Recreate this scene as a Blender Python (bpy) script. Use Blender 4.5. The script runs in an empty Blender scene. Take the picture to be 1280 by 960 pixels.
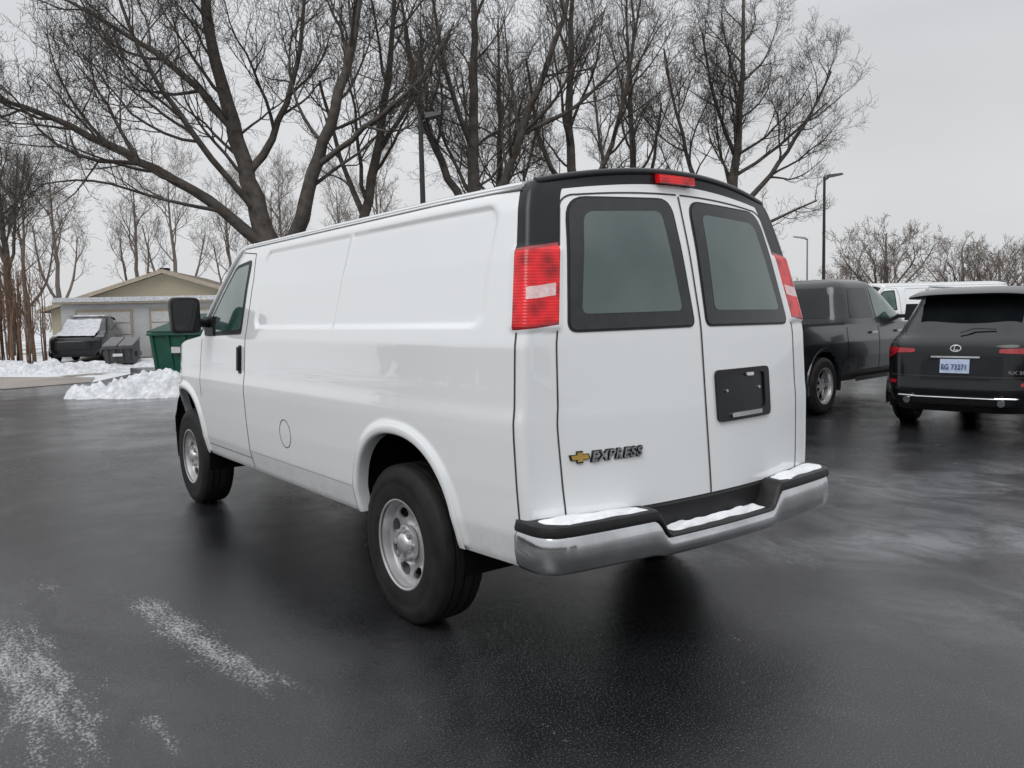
import bpy, math, random
import numpy as np
from mathutils import Vector, Matrix, noise as mnoise
from mathutils.geometry import delaunay_2d_cdt
random.seed(7)
scene=bpy.context.scene
# ---------------------------------------------------------------- materials
def mk(name):
    m=bpy.data.materials.new(name); m.use_nodes=True
    nt=m.node_tree; return m,nt,nt.nodes['Principled BSDF']
def N(nt,t,**k):
    n=nt.nodes.new(t)
    for a,b in k.items():
        if a in n.inputs.keys(): n.inputs[a].default_value=b
        else: setattr(n,a,b)
    return n
def L(nt,a,b): nt.links.new(a,b)
def objco(nt): return N(nt,'ShaderNodeTexCoord').outputs['Object']
def math_(nt,op,a,b=None,c=None,clamp=False):
    n=nt.nodes.new('ShaderNodeMath'); n.operation=op; n.use_clamp=clamp
    for i,v in enumerate((a,b,c)):
        if v is None: continue
        if isinstance(v,(int,float)): n.inputs[i].default_value=v
        else: L(nt,v,n.inputs[i])
    return n.outputs[0]
def ramp(nt,fac,stops):
    r=nt.nodes.new('ShaderNodeValToRGB'); L(nt,fac,r.inputs[0]); e=r.color_ramp.elements
    while len(e)<len(stops): e.new(0.5)
    for el,(p,c) in zip(e,stops):
        el.position=p; el.color=(c,c,c,1) if isinstance(c,(int,float)) else (*c,1)
    return r.outputs[0]
def noise(nt,scale,detail=4,rough=.55,co=None,stretch=None,dist=0):
    n=nt.nodes.new('ShaderNodeTexNoise'); n.inputs['Scale'].default_value=scale; n.inputs['Detail'].default_value=detail
    n.inputs['Roughness'].default_value=rough; n.inputs['Distortion'].default_value=dist
    co=co or objco(nt)
    if stretch:
        mp=nt.nodes.new('ShaderNodeMapping'); mp.inputs['Scale'].default_value=stretch; L(nt,co,mp.inputs[0]); co=mp.outputs[0]
    L(nt,co,n.inputs['Vector']); return n.outputs[0]
def bump(nt,b,h,strength=.3,dist=.01):
    n=nt.nodes.new('ShaderNodeBump'); n.inputs['Strength'].default_value=strength; n.inputs['Distance'].default_value=dist
    L(nt,h,n.inputs['Height']); L(nt,n.outputs[0],b.inputs['Normal'])
def mix(nt,f,a,b):
    n=nt.nodes.new('ShaderNodeMix'); n.data_type='RGBA'
    if isinstance(f,(int,float)): n.inputs[0].default_value=f
    else: L(nt,f,n.inputs[0])
    for i,v in ((6,a),(7,b)):
        if isinstance(v,tuple): n.inputs[i].default_value=(*v,1)
        else: L(nt,v,n.inputs[i])
    return n.outputs[2]
def simple(name,c1,c2=None,rough=.5,metal=0,scale=8,bs=0,bscale=80,coat=0,rvar=.08,spec=.5,bdist=.004):
    m,nt,b=mk(name); c2=c2 or tuple(x*.8 for x in c1)
    f=noise(nt,scale,3); L(nt,mix(nt,ramp(nt,f,[(.35,0.),(.65,1.)]),c1,c2),b.inputs['Base Color'])
    L(nt,math_(nt,'MULTIPLY_ADD',f,rvar*2,rough-rvar),b.inputs['Roughness'])
    b.inputs['Metallic'].default_value=metal; b.inputs['Coat Weight'].default_value=coat; b.inputs['Coat Roughness'].default_value=.04
    b.inputs['Specular IOR Level'].default_value=spec
    if bs: bump(nt,b,noise(nt,bscale,3),bs,bdist)
    return m
def white_paint():
    m,nt,b=mk('white_paint'); co=objco(nt)
    sep=N(nt,'ShaderNodeSeparateXYZ'); L(nt,co,sep.inputs[0]); z=sep.outputs[2]
    g=ramp(nt,z,[(.44,1.),(.70,0.)])
    n1=noise(nt,7,6,.6,co); n2=noise(nt,40,5,.7,co)
    d=math_(nt,'MULTIPLY',g,ramp(nt,math_(nt,'MULTIPLY',n1,n2),[(.16,0.),(.42,1.)]))
    d=math_(nt,'MULTIPLY',d,.5)
    L(nt,mix(nt,d,(.78,.80,.81),(.42,.38,.33)),b.inputs['Base Color'])
    L(nt,math_(nt,'MULTIPLY_ADD',d,.4,.16),b.inputs['Roughness'])
    b.inputs['Coat Weight'].default_value=1.; L(nt,math_(nt,'MULTIPLY_ADD',n1,.03,.0),b.inputs['Coat Roughness']); b.inputs['Coat IOR'].default_value=1.6
    bump(nt,b,noise(nt,1.8,2,.4,co),.10,.01)
    return m
M={}
M['white']=white_paint()
M['blackpl']=simple('black_plastic',(.010,.010,.011),(.016,.016,.017),.45,scale=12,bs=.15,bscale=300,spec=.35)
M['blackgl']=simple('black_gloss_trim',(.007,.008,.011),(.010,.011,.014),.30,coat=.0,scale=3,spec=.35)
M['seam']=simple('panel_gap',(.03,.03,.03),(.045,.045,.045),.7)
M['softseam']=simple('panel_gap_grey',(.22,.22,.22),(.28,.28,.28),.6)
M['frit']=simple('glass_frit',(.014,.016,.018),(.021,.023,.025),.12,scale=20,coat=.2,spec=.4)
M['glass']=simple('tinted_glass',(.055,.086,.082),(.10,.134,.128),.05,scale=1.6,coat=.5,rvar=.02)
M['glassd']=simple('dark_glass',(.005,.007,.008),(.009,.011,.012),.04,scale=3,coat=.0,rvar=.02)
M['glassg']=simple('door_glass',(.02,.06,.052),(.07,.12,.11),.04,scale=4,coat=.7,rvar=.02)
M['chrome']=simple('bumper_chrome',(.66,.67,.69),(.50,.51,.52),.14,metal=1,scale=6,rvar=.08,bs=.05,bscale=30)
M['silver']=simple('wheel_silver',(.62,.62,.63),(.50,.50,.51),.30,metal=.7,scale=9,bs=.05)
M['dark']=simple('underbody_black',(.004,.004,.004),(.007,.007,.007),.9,spec=.15)
M['gold']=simple('badge_gold',(.62,.42,.10),(.50,.33,.08),.35,metal=.5)
M['snow']=simple('snow',(.70,.72,.75),(.48,.49,.51),.8,scale=9,bs=.8,bscale=40,bdist=.02)
M['snowc']=simple('fresh_snow',(.80,.82,.85),(.66,.68,.70),.8,scale=14,bs=.6,bscale=70,bdist=.01)
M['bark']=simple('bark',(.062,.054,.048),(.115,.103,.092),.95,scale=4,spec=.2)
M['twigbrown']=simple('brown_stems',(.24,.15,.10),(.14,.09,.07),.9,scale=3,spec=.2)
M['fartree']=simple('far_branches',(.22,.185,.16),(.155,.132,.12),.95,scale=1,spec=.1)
M['blackcar']=simple('black_car_paint',(.005,.0055,.007),(.007,.008,.009),.12,coat=.25,scale=4,rvar=.05,spec=.3)
M['greycar']=simple('dark_grey_car_paint',(.010,.011,.013),(.014,.015,.017),.2,coat=.5,scale=4,spec=.4)
M['pole']=simple('dark_bronze_pole',(.02,.018,.017),(.03,.027,.025),.5)
M['plate']=simple('licence_plate',(.50,.58,.70),(.38,.46,.62),.4,scale=30)
M['bluetext']=simple('plate_ink',(.03,.05,.2),None,.5)
M['clear']=simple('clear_lens',(.70,.42,.42),(.78,.62,.62),.15,scale=60,coat=.5)
M['white_lens']=simple('white_lens',(.7,.7,.7),None,.2,coat=.5)
def red_lens():
    m,nt,b=mk('red_lens'); w=nt.nodes.new('ShaderNodeTexWave'); w.wave_type='BANDS'; w.bands_direction='Z'; w.inputs['Scale'].default_value=26; w.inputs['Distortion'].default_value=0
    L(nt,objco(nt),w.inputs[0])
    v=nt.nodes.new('ShaderNodeTexVoronoi'); v.inputs['Scale'].default_value=17; L(nt,objco(nt),v.inputs[0])
    L(nt,mix(nt,ramp(nt,v.outputs[0],[(.15,0.),(.75,1.)]),(.34,.001,.005),(.80,.010,.016)),b.inputs['Base Color'])
    b.inputs['Roughness'].default_value=.15; b.inputs['Coat Weight'].default_value=.4; b.inputs['Specular IOR Level'].default_value=.3
    bump(nt,b,w.outputs[1],.25,.003); return m
M['red']=red_lens()
M['dullred']=simple('dull_red_lens',(.24,.006,.010),(.36,.010,.014),.15,scale=30,coat=.5)
M['tire']=simple('tire_rubber',(.009,.009,.010),(.019,.018,.017),.65,scale=9,bs=.4,bscale=110,spec=.30)
# ---------------------------------------------------------------- mesh builder
class MB:
    def __init__(s): s.v=[];s.f=[];s.m=[];s.mats=[]
    def mi(s,mat):
        if mat not in s.mats: s.mats.append(mat)
        return s.mats.index(mat)
    def add(s,vs,fs,mat):
        o=len(s.v); s.v+= [tuple(map(float,p)) for p in vs]
        if isinstance(mat,list):
            for f,m in zip(fs,mat): s.f.append(tuple(o+i for i in f)); s.m.append(s.mi(m))
        else:
            k=s.mi(mat)
            for f in fs: s.f.append(tuple(o+i for i in f)); s.m.append(k)
    def box(s,x0,x1,y0,y1,z0,z1,mat,tx=0,ty=0):
        v=[(x0,y0,z0),(x1,y0,z0),(x1,y1,z0),(x0,y1,z0),(x0+tx,y0+ty,z1),(x1-tx,y0+ty,z1),(x1-tx,y1-ty,z1),(x0+tx,y1-ty,z1)]
        s.add(v,[(0,3,2,1),(4,5,6,7),(0,1,5,4),(1,2,6,5),(2,3,7,6),(3,0,4,7)],mat)
    def tube(s,pts,r,mat,n=8,caps=True):
        pts=[Vector(p) for p in pts]; rs=r if isinstance(r,(list,tuple)) else [r]*len(pts)
        V=[];F=[]
        for i,p in enumerate(pts):
            d=(pts[min(i+1,len(pts)-1)]-pts[max(i-1,0)]).normalized()
            a=d.cross(Vector((0,0,1)));
            if a.length<.1: a=d.cross(Vector((1,0,0)))
            a.normalize(); b=d.cross(a)
            for k in range(n):
                t=2*math.pi*k/n; V.append(p+(a*math.cos(t)+b*math.sin(t))*rs[i])
        for i in range(len(pts)-1):
            for k in range(n): F.append((i*n+k,i*n+(k+1)%n,(i+1)*n+(k+1)%n,(i+1)*n+k))
        if caps: F.append(tuple(range(n))[::-1]); F.append(tuple((len(pts)-1)*n+k for k in range(n)))
        s.add(V,F,mat)
    def grid(s,P,mat,closed=False):
        a=len(P); b=len(P[0]); V=[p for r in P for p in r]; F=[];ms=[]
        for i in range(a-1):
            for j in range(b if closed else b-1):
                F.append((i*b+j,i*b+(j+1)%b,(i+1)*b+(j+1)%b,(i+1)*b+j))
                ms.append(mat(i,j) if callable(mat) else mat)
        keep=[k for k,m in enumerate(ms) if m is not None]
        s.add(V,[F[k] for k in keep],[ms[k] for k in keep])
    def build(s,name,parent=None,smooth=True,angle=None,bevel=0):
        me=bpy.data.meshes.new(name); me.from_pydata(s.v,[],s.f); 
        for m in s.mats: me.materials.append(m)
        me.polygons.foreach_set('material_index',s.m); me.update()
        me.polygons.foreach_set('use_smooth',[smooth]*len(s.f))
        if smooth and angle: me.set_sharp_from_angle(angle=math.radians(angle))
        ob=bpy.data.objects.new(name,me); scene.collection.objects.link(ob)
        if bevel:
            md=ob.modifiers.new('b','BEVEL'); md.width=bevel; md.segments=2; md.limit_method='ANGLE'; md.angle_limit=math.radians(35)
        if parent: ob.parent=parent
        return ob
def empty(name,loc=(0,0,0),rz=0):
    e=bpy.data.objects.new(name,None); scene.collection.objects.link(e); e.location=loc; e.rotation_euler=(0,0,rz); return e
def inpoly(x,y,P):
    c=False;n=len(P);j=n-1
    for i in range(n):
        xi,yi=P[i];xj,yj=P[j]
        if (yi>y)!=(yj>y) and x<(xj-xi)*(y-yi)/(yj-yi)+xi: c=not c
        j=i
    return c
def rounded(P,r,n=6):
    out=[];k=len(P); rs=r if isinstance(r,(list,tuple)) else [r]*k
    for i in range(k):
        p=np.array(P[i],float);a=np.array(P[i-1],float);b=np.array(P[(i+1)%k],float)
        da=(a-p);la=np.linalg.norm(da);db=(b-p);lb=np.linalg.norm(db);q=min(rs[i],la*.45,lb*.45)
        A=p+da/la*q;B=p+db/lb*q
        for t in np.linspace(0,1,n+1): out.append(tuple((1-t)**2*A+2*t*(1-t)*p+t*t*B))
    return out
def patch(mb,outline,mapf,off,mat,step=.05,skirt=.012,holes=()):
    out=[]
    for i in range(len(outline)):
        a=np.array(outline[i]);b=np.array(outline[(i+1)%len(outline)]);n=max(1,int(np.linalg.norm(b-a)/step))
        for k in range(n): out.append(tuple(a+(b-a)*k/n))
    xs=[p[0] for p in out];ys=[p[1] for p in out];pts=list(out);E=[(i,(i+1)%len(out)) for i in range(len(out))]
    for h in holes:
        o=len(pts); pts+=h; E+=[(o+i,o+(i+1)%len(h)) for i in range(len(h))]
    allp=np.array(pts)
    for x in np.arange(min(xs)+step/2,max(xs),step):
        for y in np.arange(min(ys)+step/2,max(ys),step):
            if inpoly(x,y,out) and np.min(np.hypot(allp[:,0]-x,allp[:,1]-y))>step*.35 and not any(inpoly(x,y,h) for h in holes): pts.append((x,y))
    r=delaunay_2d_cdt([Vector(p) for p in pts],E,[],0,1e-5)
    V=[mapf(p[0],p[1],off) for p in r[0]];F=[]
    for f in r[2]:
        cx=sum(r[0][i][0] for i in f)/3;cy=sum(r[0][i][1] for i in f)/3
        if inpoly(cx,cy,out) and not any(inpoly(cx,cy,h) for h in holes): F.append(tuple(f))
    mb.add(V,F,mat)
    if skirt:
        for loop in [out]+list(holes):
            n=len(loop); V=[mapf(p[0],p[1],off) for p in loop]+[mapf(p[0],p[1],off-skirt) for p in loop]
            mb.add(V,[(i,(i+1)%n,n+(i+1)%n,n+i) for i in range(n)],mat)
def resample(pts,step):
    out=[]
    for a,b in zip(pts[:-1],pts[1:]):
        a=np.array(a,float);b=np.array(b,float);n=max(1,int(np.linalg.norm(b-a)/step))
        for k in range(n): out.append(a+(b-a)*k/n)
    out.append(np.array(pts[-1],float)); return out
def strip(mb,pts,w,mapf,off,mat,step=.03):
    P=resample(pts,step);A=[];B=[]
    for i,p in enumerate(P):
        d=P[min(i+1,len(P)-1)]-P[max(i-1,0)];d=d/np.linalg.norm(d);nn=np.array((-d[1],d[0]))*w/2
        A.append(mapf(*(p+nn),off));B.append(mapf(*(p-nn),off))
    mb.grid([A,B],mat)
# ---------------------------------------------------------------- van surface functions
_zt=np.arange(.3,2.3,.005)
_hw=np.interp(_zt,[.44,.50,.58,.62,.80,1.0,1.06,1.12,1.36,1.42,1.70,1.90,1.97,2.0,2.015],[.912,.943,.962,.971,.984,.991,.991,.982,.969,.957,.898,.848,.822,.80,.778])
_k=np.exp(-np.linspace(-2,2,9)**2);_k/=_k.sum(); _hw=np.convolve(np.pad(_hw,4,'edge'),_k,'valid')
_k2=np.exp(-np.linspace(-2,2,41)**2);_k2/=_k2.sum()
_ye=np.interp(_zt,[.5,.7,1.42,1.74,1.96,2.03],[.085,.085,.095,.155,.210,.230]); _ye=np.convolve(np.pad(_ye,20,'edge'),_k2,'valid')
_bo=np.interp(_zt,[.7,1.42,1.96],[.14,.095,.09]); _bo=np.convolve(np.pad(_bo,20,'edge'),_k2,'valid')
WR=.943
def hw(z): return np.interp(z,_zt,_hw)
def hwr(z): return hw(z)*WR
def g(y): t=np.clip((.95-y)/.80,0,1); return 1-(1-WR)*t**1.6
def DE(z): return np.interp(z,[.7,1.42,2.1],[.165,.145,.145])
def yr(x,z): return np.interp(z,_zt,_ye)-np.interp(z,_zt,_bo)*(1-np.minimum(np.abs(x)/hwr(z),1.05)**2)
RC=.045
def ztop(y): return np.interp(y,[-1,3.33,3.40,3.98,4.03,4.4,4.9,5.2,5.3],[2.01,2.01,1.985,1.43,1.375,1.34,1.25,1.15,1.09])
def sstep(a,b,x): t=np.clip((x-a)/(b-a),0,1); return t*t*(3-2*t)
def rr_sdf(y,z,y0,y1,z0,z1,r):
    cy=(y0+y1)/2;cz=(z0+z1)/2;qx=np.abs(y-cy)-(y1-y0)/2+r;qz=np.abs(z-cz)-(z1-z0)/2+r
    return np.hypot(np.maximum(qx,0),np.maximum(qz,0))+np.minimum(np.maximum(qx,qz),0)-r
ARCH=[(.985,.50,.445),(4.48,.50,.455)]
def archr(y,z,c):
    n=2.25; return (np.abs(y-c[0])**n+np.abs(np.maximum(z-c[1],0))**n)**(1/n)
def sdisp(y,z):
    m=1-sstep(-.014,.004,rr_sdf(y,z,.36,2.90,1.435,1.93,.07))
    d=-.013*m
    dv=np.abs(y-(1.69-.08*(z-1.4)))
    d+= .006*m*(1-sstep(.010,.030,dv))
    for c in ARCH:
        r=archr(y,z,c); d+=.014*(1-sstep(c[2]+.035,c[2]+.062,r))*(z>.5)
    return d
def sidemap(sgn):
    def f(y,z,off): return (sgn*(hw(z)*g(y)+sdisp(y,z)+off),y,z)
    return f
def rearmap(x,z,off): return (x,yr(x,z)-off,z)
def build_van(name):
    root=empty(name)
    zb=[.48,.675,1.42,1.535,1.583,1.74,1.955,2.01]; rows=[]
    for a,b in zip(zb[:-1],zb[1:]):
        n=max(1,round((b-a)/.0125)); rows+=list(np.linspace(a,b,n,endpoint=False))
    rows.append(2.01); rows=np.array(rows)
    NR,NC,NA,NT=44,12,8,12
    ys=np.arange(.42,4.4,.0125); ths=np.linspace(0,math.pi/2,36)[1:]
    cols=[('r',t) for t in np.linspace(0,1,NR,endpoint=False)]+[('c',t) for t in np.linspace(0,1,NC,endpoint=False)]+[('a',t) for t in np.linspace(0,1,NA,endpoint=False)]+[('t',t) for t in np.linspace(0,1,NT,endpoint=False)]+[('s',y) for y in ys]+[('n',t) for t in [0]+list(ths)]
    WT=float(hwr(2.03)); de=.145
    mb=MB(); tops={}
    for sgn in (-1,1):
        P=[]
        for k,(ty,t) in enumerate(cols):
            if ty=='r': xt=t*(WT-de); zt_=2.01+.08*(1-(xt/WT)**2)
            elif ty=='c': xt=WT-de+t*(de-RC); zt_=2.01+.08*(1-(xt/WT)**2)
            elif ty in 'at': zt_=2.01+ (.08*(1-((WT-RC+RC*t)/WT)**2) if ty=='a' else 0)
            elif ty=='s': zt_=ztop(t)
            else: zt_=ztop(4.4+.9*math.sin(t)**(2/2.3))
            z=.48+(rows-.48)*(zt_-.48)/(1.53)
            h=hwr(z); D=DE(z); ya=yr(h-RC,z)
            if ty=='r': x=t*(h-D); y=yr(x,z)
            elif ty=='c': x=h-D+t*(D-RC); y=yr(x,z)
            elif ty=='a':
                th=t*math.pi/2; x=h-RC+RC*math.sin(th)**.85; y=ya+RC*(1-math.cos(th)**.85)
            elif ty=='t': y=(ya+RC)*(1-t)+.42*t; x=h*(1-t)+hw(z)*g(.42)*t
            elif ty=='s': y=t+0*z; x=hw(z)*g(t)
            else:
                c=max(math.cos(t),0)**(2/2.3); s_=math.sin(t)**(2/2.3); x=hw(z)*c; y=4.4+.9*s_+0*z
            if ty in 'ts': x=x+sdisp(y,z)
            if ty=='n' and t<1: x=x+sdisp(y,z)*max(0,math.cos(t))
            if ty in 'cat' and (ty!='t' or t<.15):
                pr=.010*sstep(1.415,1.425,z)*(1-sstep(1.735,1.745,z)); 
                if ty=='c': y=y-pr
                elif ty=='a': y=y-pr*math.cos(t*math.pi/2); x=x+pr*math.sin(t*math.pi/2)
                else: x=x+pr
            P.append(np.stack([sgn*x,y,z],1))
        P=np.array(P); tops[sgn]=P[:,-1]
        def mf(i,j):
            ty,t=cols[i]; zr=(rows[j]+rows[j+1])/2
            c=(P[i,j]+P[i+1,j+1])/2
            if ty in 'tsn':
                for a in ARCH:
                    if archr(c[1],c[2],a)<a[2]+.012: return None
            if ty=='r' and zr<.675: return M['blackpl']
            if ty=='r' and zr>1.955: return M['blackgl']
            if ty=='t' and t<.08 and zr<1.42 and zr>.56: return M['seam'] if False else M['white']
            if ty in 'cat' and (ty!='t' or t<.08):
                if 1.42<zr<1.74:
                    if zr>1.727 or zr<1.43: return M['dullred']
                    return M['clear'] if (1.535<zr<1.583 and (ty=='c' and t>.15 or ty=='a' and t<.45)) else M['red']
                if zr>1.74: return M['blackgl']
            return M['white']
        mb.grid(P,mf)
        # corner seam : narrow dark line along the start of the side panel
        A=[];B=[]
        for zz in np.linspace(.57,1.412,50):
            h=float(hwr(zz)); ya=float(yr(h-RC,zz)); yy=ya+RC+.004
            A.append((sgn*(h+.0022),yy-.004,zz)); B.append((sgn*(h+.0030),yy+.005,zz))
        mb.grid([A,B],M['seam'])
    T=[];nx=25
    for k,(ty,t) in enumerate(cols):
        a=tops[-1][k]; row=[]; ax=abs(a[0])
        if ty in 'rca': cr=.08*min(1,(ax/WT))**2
        elif ty=='n': cr=.06*(ax/.778)**2
        else: cr=float(np.interp(a[1],[3.3,4.4],[.08,.06]))
        for u in np.linspace(-1,1,nx): row.append((ax*u,a[1],a[2]+cr*(1-u*u)))
        T.append(row)
    def mt(i,j):
        y=T[i][0][1]; ty=cols[i][0]
        if 3.44<y<3.96 and 0<j<nx-2: return M['glassd']
        if ty in 'rca': return M['blackgl']
        return M['white']
    mb.grid(T,mt)
    mb.build('body_shell',root,angle=50)
    d=MB()
    d.box(-.86,.86,.14,4.95,.49,.62,M['dark']); d.box(-.35,.35,.6,4.8,.36,.49,M['dark'])
    d.tube([(-.80,1.07,.385),(.80,1.07,.385)],.055,M['dark'],10); d.tube([(0,1.1,.385),(0,4.2,.42)],.04,M['dark'],8)
    d.tube([(-.001,.95,.385),(0,1.19,.385)],.15,M['dark'],12)
    for sx in (-.5,.5): d.box(sx-.05,sx+.05,.4,4.9,.42,.5,M['dark']); d.tube([(sx,.55,.45),(sx,1.1,.32),(sx,1.75,.45)],.03,M['dark'],6)
    d.tube([(.45,.9,.39),(.55,.4,.40),(.60,.16,.42)],.032,M['dark'],8)
    for c in ARCH:
        for sg in (-1,1):
            P=[]
            for xx in (.95 if c[0]>2 else .91,.58):
                row=[]
                for a in np.linspace(-.35,math.pi+.35,34):
                    n=2.25; ca,sa=math.cos(a),math.sin(a); rr=(c[2]+.012)/((abs(ca)**n+abs(sa)**n)**(1/n)) if sa>0 else c[2]+.012
                    row.append((sg*xx,c[0]+rr*ca,c[1]+rr*sa))
                P.append(row)
            d.grid(P,M['dark']); d.add(P[1],[tuple(range(len(P[1])))],M['dark'])
            lip=[]
            for rad,off in ((c[2]+.040,.0135),(c[2]+.036,.0165),(c[2]+.006,.019),(c[2]-.004,.013),(c[2]-.007,.0),(c[2]-.007,-.05)):
                row=[]
                for a in np.linspace(-.03,math.pi+.03,80):
                    n=2.25; ca,sa=math.cos(a),math.sin(a); rr=rad/((abs(ca)**n+abs(sa)**n)**(1/n)) if sa>0 else rad
                    yy,zz=c[0]+rr*ca,c[1]+rr*sa
                    xh=hw(zz)*g(yy)
                    if yy>4.4: xh*= (1-min(1,((yy-4.4)/.9))**2.3)**(1/2.3)
                    row.append((sg*(xh+off),yy,zz))
                lip.append(row)
            d.grid(lip,M['white'])
    d.build('underbody_and_wheel_wells',root,angle=60)
    t=MB()
    for sg in (-1,1):
        sm=sidemap(sg)
        S=lambda p,w=.006,o=.0015,m=M['seam']: strip(t,p,w,sm,o,m)
        S([(3.03,.50),(3.05,1.0),(3.03,1.42),(3.05,1.75),(3.10,1.93)],.008)
        S([(3.10,1.93),(3.36,1.955)],.006)
        S([(3.99,1.36),(4.03,1.15),(4.02,.92)],.006)
        S([(3.0,.615),(1.5,.615)],.003,.001,M['softseam']); S([(3.03,.565),(3.96,.565)],.004)
        fc=[(2.36+.085*math.cos(a),.80+.085*math.sin(a)) for a in np.linspace(0,2*math.pi,33)]
        if sg<0: strip(t,fc,.005,sm,.0015,M['seam'],.02)
        patch(t,rounded([(3.10,1.13),(3.16,1.13),(3.16,1.32),(3.10,1.32)],.02),sm,.004,M['blackpl'],.04)
        patch(t,rounded([(3.115,1.15),(3.145,1.15),(3.145,1.31),(3.115,1.31)],.012),sm,.022,M['blackpl'],.04,.02)
        gl=[(3.12,1.395),(3.88,1.375),(3.86,1.47),(3.44,1.87),(3.15,1.895)]
        patch(t,rounded(gl,[.03,.03,.05,.05,.04]),sm,.003,M['blackpl'],.05,.006)
        g2=[(3.15,1.425),(3.84,1.405),(3.80,1.49),(3.42,1.845),(3.18,1.865)]
        patch(t,rounded(g2,[.02,.02,.04,.05,.03]),sm,.006,M['glassg'],.05,.004)
        rail=[(sg*(.792)*g(y),y,2.0) for y in np.linspace(.26,3.36,40)]+[(sg*(hw(ztop(y)-.01)+.012),y,ztop(y)-.01) for y in np.linspace(3.4,3.97,12)]
        t.tube(rail,.013,M['white'],8)
        rail=[(sg*(.813)*g(y),y,1.981) for y in np.linspace(.26,3.36,20)]
        t.tube(rail,.006,M['softseam'],6)
        mx=1.155; mr=MB()
        prof=rounded([(-.10,-.13),(.10,-.13),(.11,.13),(-.10,.13)],.05,6); rowsm=[]
        for dy,sc in ((-.05,.90),(-.045,.98),(0.0,1.0),(.05,.9),(.09,.6),(.10,.1)):
            rowsm.append([(sg*(mx+a*sc),3.74+dy,1.53+b*sc) for a,b in prof])
        mr.grid(rowsm,M['blackpl'],True); mr.add(rowsm[0],[tuple(range(len(rowsm[0])))],M['blackpl'])
        mr.add([(sg*(mx+a*.84),3.688,1.53+b*.84) for a,b in prof],[tuple(range(len(prof)))],M['glassd'])
        mr.tube([(sg*.93,3.80,1.47),(sg*1.07,3.77,1.48)],.035,M['blackpl'],10)
        mr.box(*(sorted((sg*.93,sg*.975))),3.70,3.90,1.38,1.52,M['blackpl'])
        mr.build('side_mirror',root,angle=50)
        o=[]
        for z in np.linspace(.675,1.90,40): o.append((sg*(hwr(z)-DE(z)),z))
        for a in np.linspace(0,1,14):
            x0=hwr(1.9)-.145; o.append((sg*(x0-.09*(1-math.cos(a*math.pi/2))),1.90+.062*math.sin(a*math.pi/2)))
        xl=abs(o[-1][0])
        for a in np.linspace(0,1,16)[1:]:
            x=xl*(1-a)+.012*a; o.append((sg*x,1.962+.030*(1-(x/xl)**2)))
        strip(t,o,.007,rearmap,.002,M['seam'])
        strip(t,[(sg*.0,.675),(sg*(hwr(.675)-.165),.675)],.010,rearmap,.002,M['seam'])
        def wnd(i,r): 
            return rounded([(sg*(.045+i*1.0),1.42+i),(sg*(.705-i*1.05),1.415+i),(sg*(.610-i*1.0),1.945-i*.85),(sg*(.065+i*1.1),1.965-i*.85)],r)
        patch(t,wnd(-.010,[.04,.05,.10,.08]),rearmap,.003,M['blackpl'],.06,.006)
        patch(t,wnd(.0,[.03,.04,.09,.07]),rearmap,.006,M['frit'],.06,.004)
        patch(t,wnd(.062,[.03,.03,.05,.04]),rearmap,.0075,M['glass'],.06,.002)
    strip(t,[(0,.68),(0,1.985)],.009,rearmap,.003,M['seam'])
    patch(t,rounded([(.07,.985),(.49,.985),(.49,1.215),(.07,1.215)],.03),rearmap,.012,M['blackpl'],.05,.014,holes=[rounded([(.10,1.025),(.445,1.025),(.445,1.19),(.10,1.19)],.02)])
    patch(t,rounded([(.095,1.02),(.45,1.02),(.45,1.195),(.095,1.195)],.01),rearmap,.003,M['blackgl'],.05,.0)
    patch(t,rounded([(.16,1.0),(.40,1.0),(.40,1.02),(.16,1.02)],.008),rearmap,.02,M['chrome'],.05,.012)
    patch(t,rounded([(.30,1.178),(.35,1.178),(.35,1.193),(.30,1.193)],.005),rearmap,.016,M['white_lens'],.05,.01)
    for bx in (.145,.40): 
        t.tube([(bx,yr(bx,1.1)-.003,1.12),(bx,yr(bx,1.1)-.010,1.12)],.007,M['silver'],8)
    lip=[]
    for k in range(-24,25):
        x=WT*k/24*.985; z=2.01+.08*(1-(x/WT)**2); lip.append((x,yr(x,z)+.01,z-.004))
    t.tube(lip,.018,M['blackgl'],10)
    P=[]
    for zz,off in ((2.035,.004),(2.037,.030),(2.072,.028),(2.078,.0)):
        P.append([(x,yr(x,zz)-off,zz) for x in np.linspace(-.13,.095,9)])
    t.grid(P,M['red']); t.add([P[k][0] for k in range(4)],[(0,1,2,3)],M['red']); t.add([P[k][-1] for k in range(4)],[(0,1,2,3)],M['red'])
    bt=[(-.06,-.014),(-.02,-.014),(-.02,-.03),(.02,-.03),(.02,-.014),(.068,-.014),(.06,.014),(.02,.014),(.02,.03),(-.02,.03),(-.02,.014),(-.068,.014)]
    patch(t,[(a*.68-.69,b*.80+.915) for a,b in bt],rearmap,.008,M['blackgl'],.03,.006)
    patch(t,[(a*.58-.69,b*.62+.915) for a,b in bt],rearmap,.010,M['gold'],.03,.004)
    t.build('trim_glass_and_lamps',root,angle=40)
    for nm,off,mat,dy in (('badge_backing',.0042,M['blackgl'],.004),('badge_lettering',.0008,M['chrome'],.009)):
        cu=bpy.data.curves.new(nm,'FONT'); cu.body='EXPRESS'; cu.size=.066; cu.extrude=.003; cu.offset=off; cu.shear=.22; cu.space_character=1.12
        cu.materials.append(mat); ob=bpy.data.objects.new(nm,cu); scene.collection.objects.link(ob); ob.parent=root
        bpy.context.view_layer.update(); w=ob.dimensions.x
        if nm=='badge_backing': sc=.258/w
        ob.scale=(sc,.85,1); ob.location=(-.642,yr(-.642,.9)-dy,.894); ob.rotation_euler=(math.radians(90),0,math.atan2(yr(-.39,.9)-yr(-.642,.9),.252))
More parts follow.
